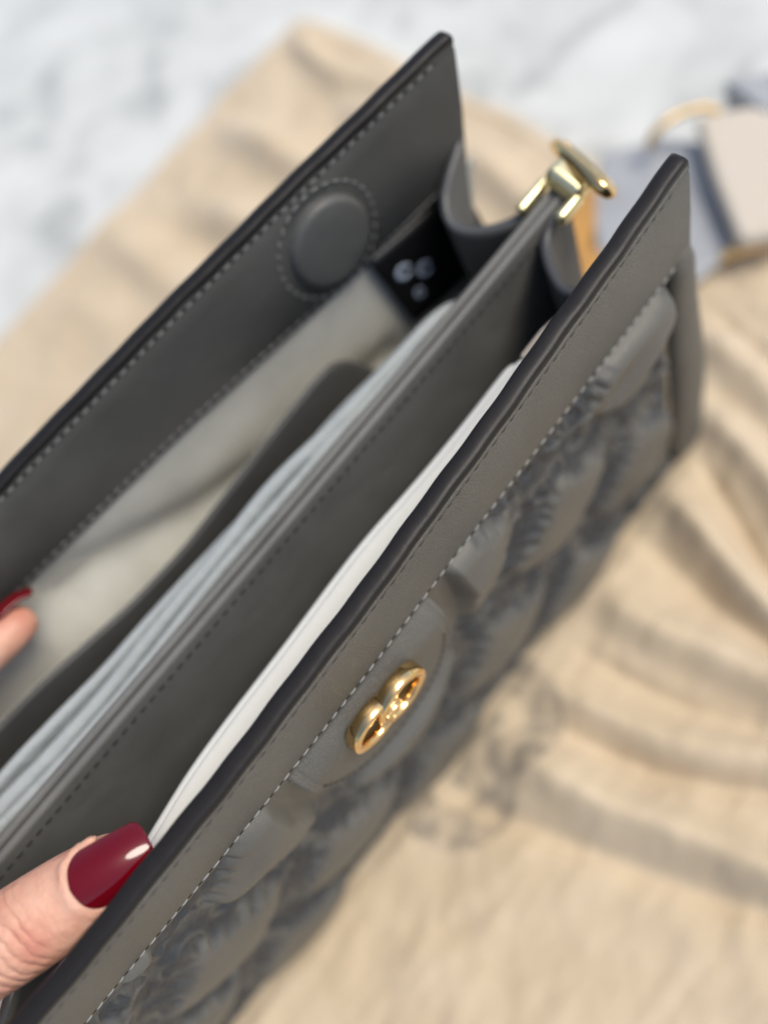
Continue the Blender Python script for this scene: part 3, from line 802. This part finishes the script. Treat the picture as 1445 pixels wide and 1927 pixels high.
# ------------------------------------------------------------------ shoulder strap lying behind
M_web = mat('beige webbing', (0.64, 0.57, 0.47), 0.8, spec=0.2)
t, b = M_web[1], M_web[2]
tc = N(t, 'ShaderNodeTexCoord'); wv = N(t, 'ShaderNodeTexWave'); wv.inputs['Scale'].default_value = 180; t.links.new(tc.outputs['Object'], wv.inputs['Vector'])
bu = N(t, 'ShaderNodeBump'); bu.inputs['Strength'].default_value = .4; bu.inputs['Distance'].default_value = .0004; t.links.new(wv.outputs['Fac'], bu.inputs['Height']); t.links.new(bu.outputs[0], b.inputs['Normal'])
M_web = M_web[0]
M_strapl = leather('cool grey strap leather', (0.38, 0.39, 0.40), rough=0.4)
M_ochre = leather('ochre leather', (0.50, 0.26, 0.07), rough=0.6)
def prism(name, poly, z0, z1, m, parent, bev=.002):
    n = len(poly); V = [(x, y, z0) for x, y in poly] + [(x, y, z1) for x, y in poly]
    F = [list(range(n))[::-1], list(range(n, 2 * n))] + [[i, (i + 1) % n, n + (i + 1) % n, n + i] for i in range(n)]
    o = mesh_obj(name, V, F, m, parent)
    import bmesh
    bm = bmesh.new(); bm.from_mesh(o.data); bmesh.ops.recalc_face_normals(bm, faces=bm.faces); bm.to_mesh(o.data); bm.free()
    mo = o.modifiers.new('bevel', 'BEVEL'); mo.width = bev; mo.segments = 4; o.modifiers.new('wn', 'WEIGHTED_NORMAL')
    return o
st = empty('shoulder_strap', (0, 0, 0))
tag(st, 'coiled shoulder strap of beige webbing and grey leather with gold buckles behind the bag', 'strap')
prism('leather_tab', [(.243, .083), (.2595, .066), (.2264, .0017), (.2022, .0070), (.196, .055)], .0105, .0165, M_strapl, st)
prism('leather_tab', [(.262, .070), (.270, .040), (.243, .004), (.2264, .0005), (.232, .030)], .0095, .0150, M_strapl, st)
prism('webbing', [(.2680, .0500), (.2830, .0330), (.2830, .0050), (.2341, -.0180), (.2205, -.0022), (.2434, .0245)], .0190, .0290, M_web, st, .004)
prism('webbing', [(.2960, .055), (.3120, .035), (.298, .010), (.286, .028)], .004, .022, M_strapl, st, .003)
arc = np.array([(.2470, .0590, .026), (.2505, .0590, .030), (.2564, .0575, .032), (.2641, .0544, .032), (.2720, .0475, .031), (.275, .0425, .027)])
ii = np.linspace(0, 5, 30); arc = np.stack([np.interp(ii, range(6), arc[:, q]) for q in range(3)], 1)
grid_obj('buckle', tube_pts(arc, .0019, 10), M_gold3, st, closed_v=True)
bar = np.array([(.2145, .0085, .013), (.224, .0025, .0145), (.234, -.0060, .0145), (.246, -.0150, .013)])
ii = np.linspace(0, 3, 24); bar = np.stack([np.interp(ii, range(4), bar[:, q]) for q in range(3)], 1)
grid_obj('buckle', tube_pts(bar, .0028, 12), M_gold, st, closed_v=True)
och = empty('leather_tag'); tag(och, 'ochre leather tag lying on the dust bag beyond the gold clasp', 'tag')
prism('tag_leather', [(.2240, .0930), (.2330, .0790), (.1850, .0370), (.1730, .0560)], .0135, .0165, M_ochre, och)

# ------------------------------------------------------------------ the hand
def skin_mat():
    m, t, b = mat('skin', (0.62, 0.36, 0.26), 0.48, spec=0.4)
    b.inputs['Subsurface Weight'].default_value = 0.25; b.inputs['Subsurface Radius'].default_value = (.006, .002, .001); b.inputs['Subsurface Scale'].default_value = 0.6
    tc = N(t, 'ShaderNodeTexCoord')
    n = N(t, 'ShaderNodeTexNoise'); n.inputs['Scale'].default_value = 70; n.inputs['Detail'].default_value = 5
    t.links.new(tc.outputs['Object'], n.inputs['Vector'])
    rp = ramp(t, n.outputs[0], [(0.3, (0.58, 0.24, 0.165)), (0.5, (0.68, 0.36, 0.25)), (0.72, (0.74, 0.46, 0.34))])
    t.links.new(rp.outputs[0], b.inputs['Base Color'])
    v = N(t, 'ShaderNodeTexVoronoi', feature='DISTANCE_TO_EDGE'); v.inputs['Scale'].default_value = 950
    n2 = N(t, 'ShaderNodeTexNoise'); n2.inputs['Scale'].default_value = 420; n2.inputs['Detail'].default_value = 4
    t.links.new(tc.outputs['Object'], n2.inputs['Vector'])
    ad = N(t, 'ShaderNodeVectorMath', operation='MULTIPLY_ADD'); ad.inputs[1].default_value = (.002,) * 3
    t.links.new(n2.outputs['Color'], ad.inputs[0]); t.links.new(tc.outputs['Object'], ad.inputs[2]); t.links.new(ad.outputs[0], v.inputs['Vector'])
    bu = N(t, 'ShaderNodeBump'); bu.inputs['Strength'].default_value = .3; bu.inputs['Distance'].default_value = .0003
    t.links.new(v.outputs['Distance'], bu.inputs['Height'])
    # knuckle creases across the thumb joint
    mpp = N(t, 'ShaderNodeMapping'); mpp.inputs['Location'].default_value = (.0985, .0300, -.165)
    t.links.new(tc.outputs['Object'], mpp.inputs[0])
    wv = N(t, 'ShaderNodeTexWave', wave_type='BANDS', bands_direction='X'); wv.inputs['Scale'].default_value = 130; wv.inputs['Distortion'].default_value = 5; wv.inputs['Detail'].default_value = 3; wv.inputs['Detail Scale'].default_value = 1.2
    t.links.new(mpp.outputs[0], wv.inputs['Vector'])
    ln = N(t, 'ShaderNodeVectorMath', operation='LENGTH'); t.links.new(mpp.outputs[0], ln.inputs[0])
    mk = N(t, 'ShaderNodeMapRange'); mk.inputs['From Min'].default_value = .008; mk.inputs['From Max'].default_value = .017; mk.inputs['To Min'].default_value = 1; mk.inputs['To Max'].default_value = 0
    t.links.new(ln.outputs['Value'], mk.inputs['Value'])
    pw = N(t, 'ShaderNodeMath', operation='POWER'); pw.inputs[1].default_value = .35; t.links.new(wv.outputs['Fac'], pw.inputs[0])
    cm = N(t, 'ShaderNodeMath', operation='MULTIPLY'); t.links.new(pw.outputs[0], cm.inputs[0]); t.links.new(mk.outputs[0], cm.inputs[1])
    bu3 = N(t, 'ShaderNodeBump'); bu3.inputs['Strength'].default_value = .8; bu3.inputs['Distance'].default_value = .0006
    t.links.new(cm.outputs[0], bu3.inputs['Height']); t.links.new(bu3.outputs[0], bu.inputs['Normal'])
    bu2 = N(t, 'ShaderNodeBump'); bu2.inputs['Strength'].default_value = .65; bu2.inputs['Distance'].default_value = .0008
    t.links.new(n2.outputs[0], bu2.inputs['Height']); t.links.new(bu.outputs[0], bu2.inputs['Normal']); t.links.new(bu2.outputs[0], b.inputs['Normal'])
    return m
M_skin = skin_mat()
M_nail, tN, bN = mat('dark red nail polish', (0.135, 0.0006, 0.005), 0.09, spec=0.5, coat=0.25)
bN.inputs['Coat Roughness'].default_value = 0.03

def catmull(pts, n):
    pts = np.array(pts, float); P = np.vstack([2 * pts[0] - pts[1], pts, 2 * pts[-1] - pts[-2]]); out = []
    m = len(pts) - 1
    for t_ in np.linspace(0, m - 1e-9, n):
        i = int(t_); f = t_ - i; a, b_, c, d = P[i], P[i + 1], P[i + 2], P[i + 3]
        out.append(.5 * ((2 * b_) + (-a + c) * f + (2 * a - 5 * b_ + 4 * c - d) * f * f + (-a + 3 * b_ - 3 * c + d) * f ** 3))
    return np.array(out)
HV = []; HF = []
def add_limb(joints, up, n=70, k=28, squash=0.88):
    """joints: rows x,y,z,r ; last is the tip. Closed at both ends with domes"""
    J = catmull(joints, n); c = J[:, :3]; r = J[:, 3]
    T = np.gradient(c, axis=0); T /= np.linalg.norm(T, axis=1)[:, None]; U = np.array(up, float)
    base = len(HV); a = np.linspace(0, 2 * np.pi, k, endpoint=False)
    L = np.r_[0, np.cumsum(np.linalg.norm(np.diff(c, axis=0), axis=1))]; Lt_ = L[-1]
    for i in range(n):
        X = np.cross(U, T[i]); X /= np.linalg.norm(X); Y = np.cross(T[i], X)
        rr = r[i]; dl = Lt_ - L[i]; e = 1.0
        R_ = r[-1] * 1.15
        if dl < R_: e = math.sqrt(max(0.0, 1 - ((R_ - dl) / R_) ** 2.4))
        dl0 = L[i]
        if dl0 < r[0]: e *= math.sqrt(max(0, 1 - ((r[0] - dl0) / r[0]) ** 2))
        for t_ in a:
            HV.append(c[i] + rr * max(e, .02) * (math.cos(t_) * X + math.sin(t_) * Y * squash))
    for i in range(n - 1):
        for j in range(k):
            HF.append([base + i * k + j, base + i * k + (j + 1) % k, base + (i + 1) * k + (j + 1) % k, base + (i + 1) * k + j])
    HF.append([base + j for j in range(k)][::-1]); HF.append([base + (n - 1) * k + j for j in range(k)])
TH_UP = Vector((.16, -.38, 1)).normalized()
thumb = [(-.172, .004, .186, .0165), (-.150, -.008, .180, .0150), (-.126, -.0195, .1735, .0118), (-.108, -.0262, .1680, .0100), (-.0945, -.0300, .1650, .0101), (-.0800, -.0340, .1625, .0096), (-.0700, -.0370, .1600, .0084), (-.0640, -.0388, .1586, .0058)]
IDX_UP = Vector((.15, .55, .8)).normalized()
index = [(-.172, .026, .196, .0125), (-.140, .034, .186, .0098), (-.112, .0385, .170, .0086), (-.094, .0420, .1600, .0080), (-.074, .0445, .1505, .0072), (-.062, .0450, .1465, .0068), (-.0500, .0452, .1430, .0050)]
middle = [(-.176, .030, .186, .0125), (-.146, .036, .168, .0100), (-.126, .036, .150, .0088), (-.116, .030, .134, .0082), (-.112, .020, .124, .0072), (-.112, .012, .120, .0055)]
ring_f = [(-.182, .026, .176, .0120), (-.160, .034, .156, .0096), (-.146, .034, .140, .0084), (-.152, .020, .134, .0076), (-.158, .010, .138, .0066), (-.162, .004, .144, .0052)]
pinky = [(-.190, .020, .168, .0105), (-.174, .030, .150, .0084), (-.164, .030, .138, .0074), (-.166, .018, .132, .0066), (-.172, .010, .136, .0058), (-.176, .004, .141, .0046)]
palm1 = [(-.290, .020, .196, .0240), (-.262, .018, .194, .0235), (-.235, .016, .192, .0250), (-.205, .014, .190, .0225), (-.184, .014, .188, .0180), (-.170, .014, .187, .0140)]
palm2 = [(-.235, .022, .184, .0200), (-.205, .028, .182, .0200), (-.182, .030, .182, .0170), (-.172, .030, .184, .0130)]
fore = [(-.42, .03, .205, .034), (-.36, .026, .202, .030), (-.30, .022, .198, .0255), (-.26, .018, .194, .0240)]
add_limb(thumb, TH_UP, n=90, k=36, squash=.86); add_limb(index, IDX_UP, squash=.92); add_limb(middle, (0, 1, .3)); add_limb(ring_f, (0.2, 1, .3)); add_limb(pinky, (0.2, 1, .3))
add_limb(palm1, (0, 0, 1), squash=.8); add_limb(palm2, (0, 0, 1), squash=.9); add_limb(fore, (0, 0, 1), squash=.8)
def nail_fold(center, axis, up, length, width, lift, curve, r):
    A = Vector(axis).normalized(); U = Vector(up); U = (U - A * U.dot(A)).normalized(); B = U.cross(A); rows = []
    for side in (-1, 1):
        ss = np.linspace(.46, 0.0, 16) if side < 0 else np.linspace(0.0, .46, 16)[1:]
        for q in ss:
            u = q - .5; w = .98 if q > .25 else math.sqrt(max(0, 1 - ((.25 - q) / .25) ** 2.2)) * .98
            v = side * w * width / 2; z = -(v / (width / 2)) ** 2 * curve - (u * 1.6) ** 2 * .0014 + lift - .0007
            p = Vector(center) + A * (u * length - (.0006 if q < .1 else 0)) + B * (v + side * .0004) + U * z
            rows.append((p[0], p[1], p[2], r))
    add_limb(rows, U, n=70, k=12, squash=1)
nail_fold((-.0688, -.0371, .1617), (.0340, -.0118, -.0068), TH_UP, .0200, .0140, .0090, .0038, .0011)
person = mesh_obj('person', HV, HF, M_skin)
tag(person, 'hand with dark red nails, thumb inside the front rim, finger on the back lining', 'hand')
mo = person.modifiers.new('join', 'REMESH'); mo.mode = 'VOXEL'; mo.voxel_size = .0009; mo.use_smooth_shade = True
mo = person.modifiers.new('smooth', 'SMOOTH'); mo.factor = .5; mo.iterations = 4

def nail(center, axis, up, length, width, lift, curve, parent, tipw=0.92):
    A = Vector(axis).normalized(); U = Vector(up); U = (U - A * U.dot(A)).normalized(); B = U.cross(A)
    n, k = 28, 22; rows = []
    for i in range(n):
        s = i / (n - 1); u = s - .5
        # half width along the nail: rounded cuticle end, squared-oval tip
        if s < .25: w = math.sqrt(max(0, 1 - ((.25 - s) / .25) ** 2.2)) * .98
        elif s > .80: w = (1 - .0 * s) * math.sqrt(max(0, 1 - ((s - .80) / .20) ** 2.8)) * tipw + 0
        else: w = .98 + (tipw - .98) * (s - .25) / .55
        w = max(w, .03) * width / 2
        row_ = []
        for j in range(k):
            v = (j / (k - 1) * 2 - 1) * w
            z = -(v / (width / 2)) ** 2 * curve - (u * 1.6) ** 2 * (.0032 if u > 0 else .0014) + lift
            row_.append(Vector(center) + A * (u * length) + B * v + U * z)
        rows.append(row_)
    o = grid_obj('nail', np.array([[list(q) for q in r_] for r_ in rows]), M_nail, parent, thick=.0009, off=-1)
    o.modifiers['thickness'].use_rim = True
    sb = o.modifiers.new('round', 'SUBSURF'); sb.levels = 1; sb.render_levels = 1
    return o
nail((-.0688, -.0371, .1617), (.0340, -.0118, -.0068), TH_UP, .0192, .0140, .0090, .0038, person, tipw=.97)
nail((-.0530, .0465, .1458), (.0240, .0010, -.0075), (.1, .68, .73), .0145, .0105, .0058, .0024, person)
